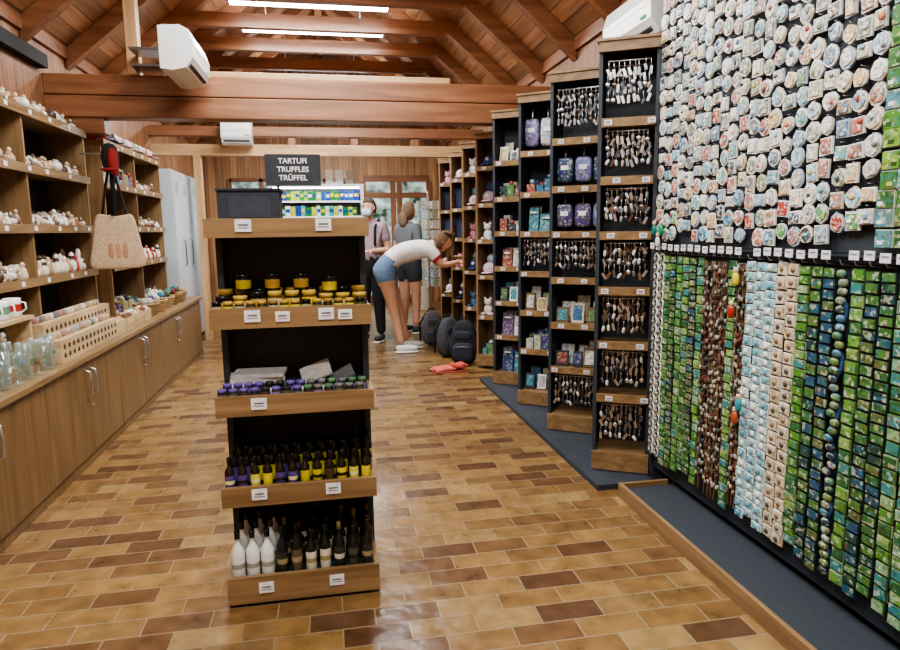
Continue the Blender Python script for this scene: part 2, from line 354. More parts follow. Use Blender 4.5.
def fill(m,kind,x0,x1,y,z,h,d):
    if kind=='note':
        x=x0+.04
        while x<x1-.04:
            w=U(.07,.1); hh=U(.5,.75)*h; c=rcol()
            m.box((x+w/2,y+.06,z+hh/2),(w,.012,hh),c,'print',rx(-.15))
            m.box((x+w/2,y+.048,z+hh*.8),(w*.6,.004,.012),L(240,240,235),'matte',rx(-.15))
            m.box((x+w/2+.01,y+.11,z+hh*.55),(w,.012,hh*1.05),rcol(),'print',rx(-.15))
            x+=w+.012
    elif kind=='pouch':
        x=x0+.06
        while x<x1-.04:
            c=pick(L(60,60,120),L(120,110,165),L(40,50,100),L(190,188,200),L(86,66,120),L(60,90,150))
            m.sq((x,y+.06,z+h*.45),(.055,.02,h*.3),.4,c,'print',10,6)
            m.tube([(x,y+.06,z+h*.72),(x,y+.07,z+h*.95)],.004,SIL,'metal',5)
            m.box((x,y+.037,z+h*.5),(.05,.004,.03),L(235,235,235)); x+=.12
    elif kind=='keys':
        for row in (0,1):
            yy=y+.04+row*.12
            m.tube([(x0+.02,yy,z+h*.93),(x1-.02,yy,z+h*.93)],.004,SIL,'metal',6)
            x=x0+.025
            while x<x1-.02:
                for r_ in range(3 if row==0 else 2):
                    zz=z+h*(.78-.22*r_)+U(-.012,.012); xx=x+U(-.005,.005)
                    m.tube([(xx,yy-.01,zz+.045),(xx,yy-.012,zz+.015)],.0025,SIL,'metal',5)
                    c=pick(SIL,SIL,SIL,L(185,188,192),L(80,82,88),L(215,214,208),L(120,100,90),L(160,150,130),L(100,104,112),L(130,140,150))
                    a=U(-.6,.6)
                    t=R.random()
                    if t<.45: m.box((xx,yy-.013,zz-.008),(.014,.004,.04),c,'metal',ry(a))
                    elif t<.75: m.lathe([(.006,-.003),(.013,-.002),(.013,.002),(.006,.003)],(xx,yy-.013,zz),c,'metal',7,rx(math.pi/2))
                    else: m.sq((xx,yy-.012,zz-.006),(.009,.005,.018),.8,c,'gloss',7,5,ry(a))
                x+=.026
    elif kind=='frames':
        x=x0+.05
        while x<x1-.03:
            w=U(.06,.09); hh=U(.09,.14)
            m.box((x,y+.07,z+hh/2+.005),(w,.014,hh),pick(L(210,195,165),L(120,90,60),WHITE,L(60,60,70),WHITE),'matte',rx(-.2))
            m.box((x,y+.061,z+hh/2+.007),(w*.72,.004,hh*.72),rcol(),'print',rx(-.2))
            m.box((x+.02,y+.15,z+hh*.7),(w,.014,hh*1.3),pick(L(200,190,170),WHITE,rcol()),'print',rx(-.15)); x+=w+.02
    elif kind=='box':
        x=x0+.03
        while x<x1-.05:
            w=U(.04,.07); hh=U(.05,.13)
            for q in range(2): m.box((x+w/2,y+.05+q*.09,z+(hh+q*.03)/2),(w,.06,hh+q*.03),rcol(),'print')
            if U(0,1)<.5: m.sq((x+w/2,y+.05,z+hh+.018),(.02,.02,.018),.8,rcol(),'gloss',8,5)
            x+=w+.01
    elif kind=='shell':
        x=x0+.035
        while x<x1-.035:
            for q in range(3):
                s_=U(.026,.046)*(1+.18*q); c=pick(L(205,188,165),L(180,155,130),L(224,218,205),L(140,112,90),L(200,176,150),L(110,92,80),L(232,230,224),L(90,74,64),L(150,100,76),L(200,190,180))
                yy=y+.05+q*.075+U(-.015,.015); xx=x+U(-.02,.02)
                t=R.random()
                if t<.35:
                    m.lathe([(0,-s_*1.4),(s_*.4,-s_*.8),(s_*.32,-s_*.7),(s_*.8,-.2*s_),(s_*.7,-.1*s_),(s_*1.0,s_*.4),(s_*.5,s_*.9),(0,s_*1.1)],(xx,yy,z+s_*1.0),c,'gloss',9,rx(U(1,2))@rz(U(0,3)))
                elif t<.6:
                    m.sq((xx,yy,z+s_*.62),(s_*1.1,s_*.9,s_*.62),U(.7,1.1),c,'cloth',9,6)
                    m.sq((xx+.01,yy,z+s_*1.3),(s_*.55,s_*.5,s_*.45),.9,pick(L(235,228,215),L(180,140,110),L(90,80,75)),'matte',8,5)
                    m.lathe([(s_*.3,0),(s_*.1,s_*.5),(0,s_*.6)],(xx+.01,yy,z+s_*1.6),c,'matte',6)
                else:
                    m.lathe([(s_*.6,0),(s_*.7,s_*.4),(s_*.45,s_*1.4),(s_*.2,s_*1.7),(0,s_*1.75)],(xx,yy,z),c,'gloss',8)
                    m.sq((xx,yy,z+s_*2.0),(s_*.33,s_*.33,s_*.38),1,pick(L(224,190,160),c),'gloss',8,6)
                    m.tube([(xx-s_*.6,yy-.01,z+s_*1.0),(xx,yy-.01,z+s_*1.45),(xx+s_*.6,yy-.01,z+s_*1.0)],s_*.14,c,'gloss',5)
            x+=U(.042,.065)
    elif kind=='ceramic':
        x=x0+.04
        while x<x1-.03:
            hh=U(.08,.17); r_=U(.02,.034); c=pick(L(235,232,225),L(225,215,200),L(180,60,52),L(120,140,160),L(210,190,150),L(236,236,234),L(170,140,110))
            for q in range(2):
                m.lathe([(r_*.7,0),(r_,hh*.15),(r_*.95,hh*.45,c),(r_*.5,hh*.6,c),(r_*.62,hh*.8,pick(c,L(60,50,50),L(220,180,150))),(r_*.4,hh*.95),(0,hh)],(x,y+.06+q*.11,z),c,'gloss',9)
            x+=r_*2+.012
    elif kind=='hats':
        x=x0+.08
        while x<x1-.05:
            c=pick(L(200,90,90),L(235,230,225),L(40,45,60),L(220,190,198),L(150,140,120),L(60,80,120),L(230,230,228))
            m.sq((x,y+.12,z+.07),(.075,.09,.07),.9,c,'cloth',12,6)
            m.sq((x,y+.03,z+.035),(.06,.07,.008),.9,c,'cloth',10,5)
            m.sq((x,y+.035,z+.09),(.02,.01,.018),.9,WHITE,'cloth',8,4)
            if h>.25:
                c=rcol(); m.sq((x+.03,y+.14,z+.17),(.07,.08,.055),.9,c,'cloth',12,6)
            x+=.15
    elif kind=='plush':
        x=x0+.06
        while x<x1-.05:
            c=pick(L(230,225,220),L(190,150,115),L(220,160,175),L(120,110,100),L(90,120,160))
            m.sq((x,y+.1,z+.055),(.045,.04,.055),.9,c,'cloth',10,6); m.sq((x,y+.09,z+.135),(.038,.035,.035),.9,c,'cloth',10,6)
            for s_ in (-1,1): m.sq((x+s_*.03,y+.09,z+.17),(.013,.008,.016),.9,c,'cloth',8,4); m.sq((x+s_*.013,y+.056,z+.14),(.004,.003,.005),1,BLK,'gloss',6,4); m.sq((x+s_*.035,y+.05,z+.02),(.018,.03,.018),.9,c,'cloth',8,4)
            x+=.1
    elif kind=='tshirt':
        x=x0+.07
        while x<x1-.05:
            c=pick(L(34,40,60),L(28,30,36),L(50,60,90),L(60,34,44))
            Rr_=rz(U(-.3,.3))
            m.sq((x,y+.1,z+h*.42),(.065,.03,h*.42),.45,c,'cloth',12,8,Rr_)
            for s_ in(-1,1): m.tube([Vector((x,y+.1,z+h*.74))+Rr_@Vector((s_*.04,0,0)),Vector((x,y+.1,z+h*.5))+Rr_@Vector((s_*.1,0,0))],[.035,.03],c,'cloth',7)
            m.tube([(x,y+.1,z+h*.8),(x,y+.1,z+h*.97)],.004,SIL,'metal',5); x+=.13

# ---------------------------------------------------------------- central truffle display
m=MB(); cx,W,yf,dp=-.135,.565,2.37,.33
trays=[(1.38,1.446),(1.06,1.133),(.74,.815),(.398,.473),(.015,.12)]
m.bb((cx-W/2+.015,yf+dp-.02,.03),(cx+W/2-.015,yf+dp,1.44),mat='navy')
for sx in (-1,1): m.bb((cx+sx*(W/2-.015)-.012,yf+dp-.12,.03),(cx+sx*(W/2-.015)+.012,yf+dp-.001,1.43),mat='navy')
for z0,z1 in trays:
    m.bb((cx-W/2,yf,z0),(cx+W/2,yf+.018,z1),mat='oakX')
    for sx in (-1,1): m.bb((cx+sx*W/2-(sx>0)*.018,yf+.0185,z0),(cx+sx*W/2+(sx<0)*.018,yf+dp+.01,z1-.012),mat='oakY')
    m.bb((cx-W/2+.0185,yf+.0185,z0+.006),(cx+W/2-.0185,yf+dp-.021,z1-.03),mat='navy' if z0<1.3 else 'oakX')
    for k in ([.14,.42] if z0 not in (.74,) else [.15]):
        tag(m,cx-W/2+k+U(-.02,.02),yf-.003,(z0+z1)/2+.008,.055,.042)
for x_ in (.25,.47): tag(m,cx-W/2+x_,yf-.003,1.1,.05,.036)
for sx in (-1,1): m.bb((cx+sx*.22-.03,yf+.05,0),(cx+sx*.22+.03,yf+dp-.03,.015),BLK)
m.build('truffle_display_stand',bevel=.002)
m=MB(); GOLD=L(190,156,72); YEL=L(208,190,54); DK=L(40,34,30)
z=1.103
x=cx-.262
while x<cx+.262:
    jar(m,x,yf+.045,z,.018,.052,DK,pick(GOLD,BLK,L(150,120,60)),pick(L(90,80,50),YEL,DK,L(170,160,120))); x+=.039
for i in range(9):
    x=cx-.25+i*.062
    jar(m,x,yf+.11,z,.028,.08 if 1<i<6 else .066,pick(DK,L(120,90,30)),pick(BLK,GOLD),pick(YEL,GOLD,L(60,54,40),L(200,190,150)))
    jar(m,x,yf+.19,z,.029,.085,DK,pick(BLK,GOLD),pick(YEL,L(70,60,40)))
for i in (2,4,6,8): jar(m,cx-.25+i*.052-.03,yf+.13,z+.081 if i<7 else z+.067,.028,.062,DK,BLK,pick(YEL,GOLD))
m.build('truffle_sauce_jars')
m=MB(); z=.786
m.box((cx-.15,yf+.18,z+.035),(.2,.13,.07),WHITE,'matte',rz(.1)); m.box((cx-.14,yf+.17,z+.078),(.19,.12,.014),L(225,225,226),'matte',rz(-.06))
m.box((cx-.15,yf+.113,z+.035),(.16,.004,.025),L(60,50,70))
m.box((cx+.07,yf+.2,z+.065),(.12,.09,.008),L(235,232,228),'matte',ry(-.35)@rx(.55)); m.box((cx+.17,yf+.2,z+.045),(.1,.09,.008),L(150,150,154),'matte',ry(-.5)@rx(.3))
m.build('leaflet_stack')
m=MB()
for q in range(2):
    x=cx-.262+q*.012
    while x<cx+.262:
        pur=x<cx+.04
        jar(m,x,yf+.04+q*.046,z,.0175,.05+.01*q,pick(DK,L(80,60,50)) ,L(100,84,150) if pur and U(0,1)<.75 else (pick(L(84,120,84),L(110,110,110)) if not pur else L(40,38,40)),pick(L(225,225,215),L(80,90,80),L(120,100,150),L(60,54,50))); x+=.038
m.build('small_truffle_jars')
m=MB(); z=.444
for q in range(3):
    for i in range(12):
        x=cx-.255+i*.0455+q*.008
        if x>cx+.27: continue
        lab=L(84,66,124) if (i<2 or (i in(4,5) and q<2)) else pick(YEL,L(208,196,80),L(186,172,44)) if U(0,1)<.75 else L(70,60,40)
        bottle(m,x,yf+.04+q*.075,z,.0175,.135+.014*q,L(36,28,20),BLK,lab,pick(L(40,36,30),lab,L(225,215,150)))
m.build('truffle_oil_bottles')
m=MB(); z=.091
for q in range(3):
    for i in range(10):
        x=cx-.245+i*.054+q*.006
        if x>cx+.265: continue
        if i<3: bottle(m,x,yf+.05+q*.085,z,.025,.195,L(226,226,222),pick(BLK,L(60,60,60)),L(218,217,212),L(150,150,140))
        else: bottle(m,x,yf+.05+q*.085,z,.021,.17+U(0,.04),pick(L(28,30,22),L(40,28,20),L(30,28,28)),pick(BLK,BLK,L(80,34,34),L(120,110,70)),pick(L(90,84,64),L(50,46,42),L(205,200,180),L(70,76,56)),pick(L(40,40,36),L(150,140,100),L(200,196,180)))
m.build('olive_oil_bottles')
m=MB()
m.bb((cx-.245,yf+.10,1.416),(cx-.03,yf+.26,1.545),L(44,49,58),'matte'); m.bb((cx-.25,yf+.095,1.545),(cx-.025,yf+.265,1.555),L(34,38,46),'matte')
m.bb((cx-.21,yf+.097,1.45),(cx-.06,yf+.1,1.525),L(52,58,68),'matte')
m.build('storage_box',bevel=.003)
m=MB()
sxc,syc=cx+.015,yf+.28
m.bb((sxc-.105,syc,1.575),(sxc+.105,syc+.012,1.695),L(56,60,68),'matte')
m.tube([(sxc-.06,syc+.018,1.42),(sxc-.06,syc+.018,1.66)],.005,BLK,'metal'); m.bb((sxc-.1,syc-.01,1.417),(sxc-.02,syc+.04,1.425),BLK,'metal')
sign=m.build('sign_board',bevel=.001)
mm=bpy.data.materials.new('white_letter'); mm.use_nodes=True; mm.node_tree.nodes['Principled BSDF'].inputs['Base Color'].default_value=(.8,.8,.8,1)
for i,t in enumerate(('TARTUFI','TRUFFLES','TRÜFFEL')):
    c=bpy.data.curves.new('sign_text','FONT'); c.body=t; c.size=.028; c.extrude=.0008; c.align_x='CENTER'; c.offset=.0007
    o=bpy.data.objects.new('sign_text_%d'%(i+1),c); bpy.context.scene.collection.objects.link(o); o.parent=sign
    o.location=(sxc,syc-.002,1.660-i*.032); o.rotation_euler=(math.pi/2,0,0); c.materials.append(mm)

# ---------------------------------------------------------------- left base cabinets
m=MB(); XC=-1.47; y0c,y1c=1.22,7.92
m.bb((XL+.002,y0c,.0),(XC-.01,y1c,.06),mat='cab'); m.bb((XL+.002,y0c,.06),(XC-.02,y1c,.64),mat='cab')
m.bb((XL+.002,y0c-.01,.64),(XC+.02,y1c+.01,.67),mat='oakY')
y=y0c
while y<y1c-.3:
    m.bb((XC-.0195,y+.003,.065),(XC,y+.597,.632),mat='cab'); y+=.6
    if y+.6>y1c: break
i=0
y=y0c+.6
while y<y1c-.2:
    if i%2==0:
        for s_ in (-1,1):
            yy=y+s_*.045
            m.tube([(XC,yy,.42),(XC+.03,yy,.435),(XC+.036,yy,.5),(XC+.03,yy,.575),(XC,yy,.59)],[.006,.007,.006,.007,.006],SIL,'metal',7)
        m.lathe([(.008,0),(.008,.01),(.004,.012)],(XC,y+.03,.36),SIL,'metal',8,ry(math.pi/2))
    y+=.6;i+=1
m.build('base_cabinets',bevel=.003)
# ---------------------------------------------------------------- left wall shelf units
def leftshelf(y0,y1,kinds,n):
    m=MB(); xb,xf=XL+.002,-1.82
    m.bb((xb,y0,.672),(xb+.015,y1,2.17),mat='navy')
    ups=[y0+(y1-y0)*k/n for k in range(n+1)]
    for u in ups: m.bb((xb,u-.012,.672),(xf,u+.012,2.17),mat='oakZ')
    zs=[1.1,1.43,1.8,2.15]
    for z_ in zs:
        m.bb((xb,y0,z_),(xf+.01,y1,z_+.025),mat='oakY'); m.bb((xf+.011,y0,z_-.02),(xf+.025,y1,z_+.035),mat='oakY')
        yy=y0+.2
        while yy<y1-.1: m.box((xf+.028,yy,z_+.008),(.003,.045,.03),WHITE); yy+=U(.25,.4)
    m.build('wall_shelf',bevel=.002)
    g=MB()
    g.M=Matrix(((0,-1,0,xf),(1,0,0,0),(0,0,1,0),(0,0,0,1)))
    for z_,k in zip([.672]+zs,kinds):
        for a,b_ in zip(ups[:-1],ups[1:]): fill(g,pick(*k),a+.01,b_-.01,0.0,z_+.026 if z_>.7 else .673,.24,.25)
    g.build('shell_souvenirs')
leftshelf(2.45,5.6,[('ceramic',),('ceramic','shell'),('shell',),('shell',),('shell',)],3)
leftshelf(6.0,7.9,[('ceramic','box'),('shell','ceramic'),('hats','shell'),('box','shell'),('hats',)],2)
m=MB()
def glass(x,y,z,h,r,t):
    if t: m.lathe([(r*.8,0),(r*.82,.004),(.006,.008),(.004,h*.4),(r*.6,h*.5),(r,h*.7),(r*.85,h),(r*.8,h),(r*.94,h*.7),(r*.5,h*.52),(0,h*.45)],(x,y,z),WHITE,'glass',14)
    else:
        m.lathe([(r*.8,0),(r*.85,.01),(r,h),(r*.93,h),(r*.76,.02),(0,.018)],(x,y,z),WHITE,'glass',14)
    c=pick(L(60,120,90),L(230,232,230),L(90,130,170),L(230,230,225))
    zz=h*.7 if t else h*.5
    m.box((x+r*.97,y,z+zz),(.003,r*.6,h*.12),c,'matte')
for i in range(9):
    for j in range(3):
        if i>6 and j>0: continue
        glass(-1.53-j*.1+U(-.01,.01),2.85+i*.125+U(-.015,.015),.671,U(.13,.2),.037,(i+j)%2)
m.build('drinking_glasses')
m=MB()
m.bb((-1.81,3.35,.93),(-1.66,4.05,.95),mat='pale')
for yy in (3.38,4.02): m.bb((-1.8,yy-.01,.671),(-1.67,yy+.01,.93),mat='pale')
for i in range(5):
    mug(m,-1.73,3.42+i*.135,.95,.045,.105,WHITE,L(180,56,50) if i%2==0 else L(110,150,120))
m.build('souvenir_mugs')
m=MB()
for k,(ya,yb,x0,x1,h) in enumerate(((3.98,5.0,-1.63,-1.51,.13),(4.2,5.4,-1.80,-1.68,.2))):
    m.bb((x0,ya,.671),(x1,yb,.671+h),mat='pale')
    yy=ya+.05
    while yy<yb-.03:
        for zz in ([.04,.09] if h<.15 else [.045,.1,.155]):
            m.lathe([(.015,-.001),(.016,.0),(.015,.002),(.0,.001)],(x1+.0005,yy,.671+zz),L(76,56,40),'matte',12,ry(math.pi/2))
        m.sq(((x0+x1)/2,yy,.671+h+.02),(.02,.02,.02),.45,pick(L(170,165,160),L(190,170,140),L(170,130,120),L(120,120,125),L(214,206,190)),'matte',8,6)
        yy+=.07
m.build('wooden_block_stand',bevel=.002)
m=MB()
for i in range(4):
    yy=5.06+i*.24
    x_=-1.58
    m.bb((x_-.06,yy,.671),(x_+.05,yy+.2,.69),mat='pale')
    for sx in (x_-.06,x_+.045): m.bb((sx,yy,.69),(sx+.008,yy+.2,.76),mat='pale')
    for sy in (yy,yy+.192): m.bb((x_-.052,sy,.69),(x_+.045,sy+.008,.76),mat='pale')
    for q in range(4): m.sq((x_-.03+(q%2)*.05,yy+.05+(q//2)*.09,.745),(.03,.035,.045),.8,pick(L(190,150,110),L(200,190,170),L(120,80,60),L(225,220,210)),'cloth',9,6)
m.build('wooden_tray_crates')
m=MB()
for i in range(5):
    yy=6.2+i*.3; c=pick(L(160,128,88),L(180,148,108))
    for k in range(6):
        rr=.075+.006*k; zz=.671+.012+k*.018
        pts=[(-1.62+rr*math.cos(a*math.pi/8),yy+rr*1.2*math.sin(a*math.pi/8),zz) for a in range(17)]
        m.tube(pts,.0105,c,'cloth',6)
    m.lathe([(.075,0),(.075,.01)],(-1.62,yy,.672),c,'cloth',12)
    for q in range(6): m.sq((-1.62+U(-.04,.04),yy+U(-.05,.05),.78+U(0,.03)),(.032,.03,.032),.8,rcol(),'cloth',8,6)
m.build('wicker_baskets')
m=MB(); hx,hy=-1.60,5.45
m.tube([(-1.8,hy,2.0),(-1.54,hy,2.0),(-1.53,hy,2.03)],.006,SIL,'metal',6)
def bagfn(v):
    k=1+.25*(-(v.z)/.2)
    zz=v.z+(.035*(1-math.cos(v.x/.165*1.5)) if v.z>0 else 0)
    return Vector((v.x*k*.92,v.y,zz))
RB=rz(.45)
m.sq((hx,hy,1.33),(.185,.04,.2),.3,L(196,168,138),'cloth',24,14,RB,bagfn)
for q,c_ in ((-.05,L(176,132,100)),(.0,L(184,144,110)),(.05,L(176,132,100))):
    m.sq(Vector((hx,hy,1.27))+RB@Vector((q,-.037,0)),(.02,.006,.06),.6,c_,'cloth',10,8,RB)
for s_ in (-1,1):
    a=RB@Vector((s_*.09,-.01,0))
    m.tube([Vector((hx,hy,1.50))+a,Vector((hx,hy,1.66))+a*.7,Vector((hx,hy,1.88))+a*.2,Vector((hx,hy,1.99))],.010,L(34,28,28),'cloth',6)
m.build('tote_bag')
m=MB()
m.sq((hx+.03,hy-.08,1.96),(.06,.06,.11),.8,L(34,30,32),'cloth',12,8); m.sq((hx+.06,hy-.12,1.93),(.035,.045,.1),.8,L(150,40,42),'cloth',10,8)
m.sq((hx+.03,hy-.15,1.87),(.055,.05,.012),.9,L(150,40,42),'cloth',10,5)
m.tube([(hx+.03,hy-.08,2.0),(hx+.03,hy-.07,1.85),(hx+.02,hy-.06,1.55)],.018,BLK,'cloth',6)
m.build('baseball_cap')
m=MB(); xw=-1.70
m.bb((XL+.002,8.0,0.05),(xw-.02,8.8,2.12),L(196,206,216),'gloss'); m.bb((XL+.03,8.02,0),(xw-.05,8.78,.05),L(60,62,66))
m.bb((XL+.002,8.99,0.05),(xw-.02,9.8,2.12),L(196,206,216),'gloss'); m.bb((XL+.03,9.01,0),(xw-.05,9.78,.05),L(60,62,66))
for ya in (8.0,8.4,8.99,9.39):
    m.bb((xw-.0195,ya+.004,.08),(xw,ya+.396,2.1),L(200,210,220),'gloss')
    m.tube([(xw,ya+.34,1.0),(xw+.025,ya+.34,1.02),(xw+.025,ya+.34,1.3),(xw,ya+.34,1.32)],.008,L(120,124,130),'metal',6)
    for q in range(5): m.bb((xw+.0001,ya+.1,1.85+q*.03),(xw+.002,ya+.3,1.86+q*.03),L(120,126,132))
m.build('tall_white_cabinet',bevel=.004)

# ---------------------------------------------------------------- right side sawtooth units
def unit(ax,ay,phi,w,dep,h,wood,levels,kinds,name):
    M=Matrix(((math.cos(phi),math.sin(phi),0,ax),(-math.sin(phi),math.cos(phi),0,ay),(0,0,1,0),(0,0,0,1)))
    m=MB(); m.M=M; bk='oakZ' if wood else 'navy'; sd='oakZ' if wood else 'navy'
    m.bb((0,dep-.015,.03),(w,dep,h),mat=bk)
    m.bb((0,.02,0.03),(.02,dep-.0155,h),mat=sd); m.bb((w-.02,.02,0.03),(w,dep-.0155,h),mat=sd)
    m.bb((0,0,.035),(w,.02,.14),mat='oakX'); m.bb((.0205,.0205,.03),(w-.0205,dep-.016,.14),mat='oakX')
    m.bb((0,0,h-.05),(w,.0195,h),mat='oakX'); m.bb((-.01,-.01,h+.0005),(w,dep,h+.015),mat='oakX')
    for z_ in levels:
        m.bb((.0205,.0,z_),(w-.0205,.0195,z_+.045),mat='oakX'); m.bb((.0205,.02,z_+.005),(w-.0205,dep-.016,z_+.03),mat='oakX')
        for q in range(2): tag(m,.08+q*.18+U(-.03,.03),-.003,z_+.022,.04,.028)
    m.build(name,bevel=.002)
    g=MB(); g.M=M
    zz=[.14]+[l+.03 for l in levels]; nx=levels+[h-.07]
    for z_,n_,k in zip(zz,nx,kinds):
        fill(g,k,.025,w-.03,.03 if k!='keys' else .0,z_,n_-z_,dep)
    g.build('shelf_souvenirs')
lv=[.43,.73,1.03,1.33,1.62,1.92]
unit(1.43,3.35,.5,.31,.26,2.35,False,lv,['keys','keys','keys','keys','keys','keys','keys'],'display_shelf_unit')
unit(1.43,4.12,.62,.6,.28,2.36,False,lv,['keys','frames','frames','keys','pouch','pouch','keys'],'display_shelf_unit')
unit(1.42,4.80,.62,.6,.28,2.36,False,lv,['frames','box','frames','keys','note','box','pouch'],'display_shelf_unit')
unit(1.40,5.50,.62,.6,.28,2.36,False,lv,['note','note','frames','note','box','box','frames'],'display_shelf_unit')
lw_=[.5,.9,1.25,1.6,1.95]
unit(1.43,6.30,.62,.6,.3,2.3,True,lw_,['box','plush','hats','plush','hats','hats'],'souvenir_bookcase')
unit(1.45,7.05,.62,.58,.3,2.3,True,lw_,['box','plush','hats','plush','hats','plush'],'souvenir_bookcase')
unit(1.47,7.85,.62,.58,.3,2.3,True,lw_,['box','hats','plush','tshirt','tshirt','hats'],'souvenir_bookcase')
unit(1.46,8.6,.62,.58,.3,2.3,True,lw_,['box','hats','tshirt','tshirt','tshirt','plush'],'souvenir_bookcase')
m=MB(); m.extr([(1.37,3.12,0),(1.70,3.12,0),(1.70,3.22,0),(2.11,3.22,0),(2.11,5.75,0),(1.34,5.75,0)],(0,0,.03),GREY,'navy'); m.build('plinth_platform')
# ---------------------------------------------------------------- pegboard wall
PX=1.72; PY0,PY1=.6,3.18; ZD=1.27
m=MB()
m.bb((PX,PY0,.09),(PX+.03,PY1,2.95),mat='navy')
for yy in (PY0,1.9,PY1-.04): m.bb((PX+.031,yy,.0),(PX+.08,yy+.04,2.95),mat='navy')
m.bb((PX-.012,PY1+.001,.0),(PX+.05,PY1+.02,2.95),mat='navy')
z=.2
while z<2.93: m.bb((PX-.0015,PY0,z),(PX-.0002,PY1,z+.004),L(20,22,28)); z+=.1
m.bb((PX-.02,PY0,ZD),(PX-.0005,PY1,ZD+.02),L(60,64,70),'metal')
m.build('pegboard_panel')
m=MB(); TX=1.445; TE=3.01
m.bb((TX+.02,PY0,0),(PX+.05,TE,.05),L(50,56,64),'matte'); m.bb((TX,PY0,0),(TX+.0195,TE+.02,.075),mat='oakY'); m.bb((TX+.0205,TE+.001,0.0),(PX,TE+.02,.075),mat='oakX')
m.build('display_base_tray',bevel=.002)
m=MB()
y=PY1-.033
def blob(yc,zc,x,ry_,rz_,n,j,ph=0):
    return [(x,yc+ry_*math.cos(2*math.pi*k/n+ph)*(1+U(-j,j)),zc+rz_*math.sin(2*math.pi*k/n+ph)*(1+U(-j,j))) for k in range(n)]
PIC=[L(140,170,190),L(215,210,198),L(180,130,110),L(140,156,124),L(100,136,170),L(190,184,172),L(214,184,130),L(120,118,118),L(160,200,212),L(225,222,216),L(120,176,180),L(196,110,92)]
BASE=[L(236,232,222),L(226,222,212),L(230,220,200),L(214,218,220),L(200,202,200),L(238,236,232),L(216,206,188),L(176,190,202)]
ci=0
while y>PY0+.03:
    z=2.93+U(-.02,.01); side=y<1.80
    colb=[BASE[(ci*3+k)%len(BASE)] for k in range(3)]; stp=U(.070,.078)
    while z>ZD+.075:
        zc=z+U(-.004,.004); yc=y+U(-.006,.006)
        if side:
            m.box((PX-.02,yc,zc),(.008,.064,.056),L(205,215,200),'gloss'); m.box((PX-.026,yc,zc),(.004,.060,.052),pick(L(80,140,50),L(70,120,60),L(90,140,150),L(130,164,60),L(60,104,50)),'print')
            m.box((PX-.0285,yc+U(-.015,.015),zc-.012),(.002,.02,.012),pick(WHITE,L(200,190,90),L(60,90,50)),'gloss')
            z-=.060
        else:
            m.tube([(PX-.0005,yc,zc+.034),(PX-.03,yc,zc+.036)],.002,SIL,'metal',4)
            base=pick(*colb); pc=pick(*PIC); t=R.random()
            if z<ZD+.2 and U(0,1)<.5: pc=pick(L(190,60,50),L(60,150,180),L(220,160,70),L(60,60,70),L(90,160,80))
            if t<.45: n_,j,ph=4,.07,math.pi/4+U(-.1,.1); ra,rb=pick((.040,.042),(.042,.034),(.034,.044))
            elif t<.85: n_,j,ph=9,.16,U(0,3); ra,rb=.033,.034
            else: n_,j,ph=12,.05,0; ra,rb=.030,.035
            k_=U(.9,1.1); x_=PX-.016-U(0,.008)
            m.extr(blob(yc,zc,x_,ra*k_,rb*k_,n_,j,ph),(-.008,0,0),base,'gloss')
            m.extr(blob(yc,zc,x_-.0085,ra*k_*.78,rb*k_*.78,n_,j,ph),(-.004,0,0),pc,'magprint')
            if U(0,1)<.5: m.sq((x_-.014,yc+U(-.014,.014),zc+U(-.014,.014)),(.004,U(.006,.013),U(.006,.013)),.8,pick(*PIC,L(70,80,90),L(240,240,240),L(170,80,64)),'gloss',6,5)
            z-=stp
    y-=.0665; ci+=1
m.build('souvenir_magnets')
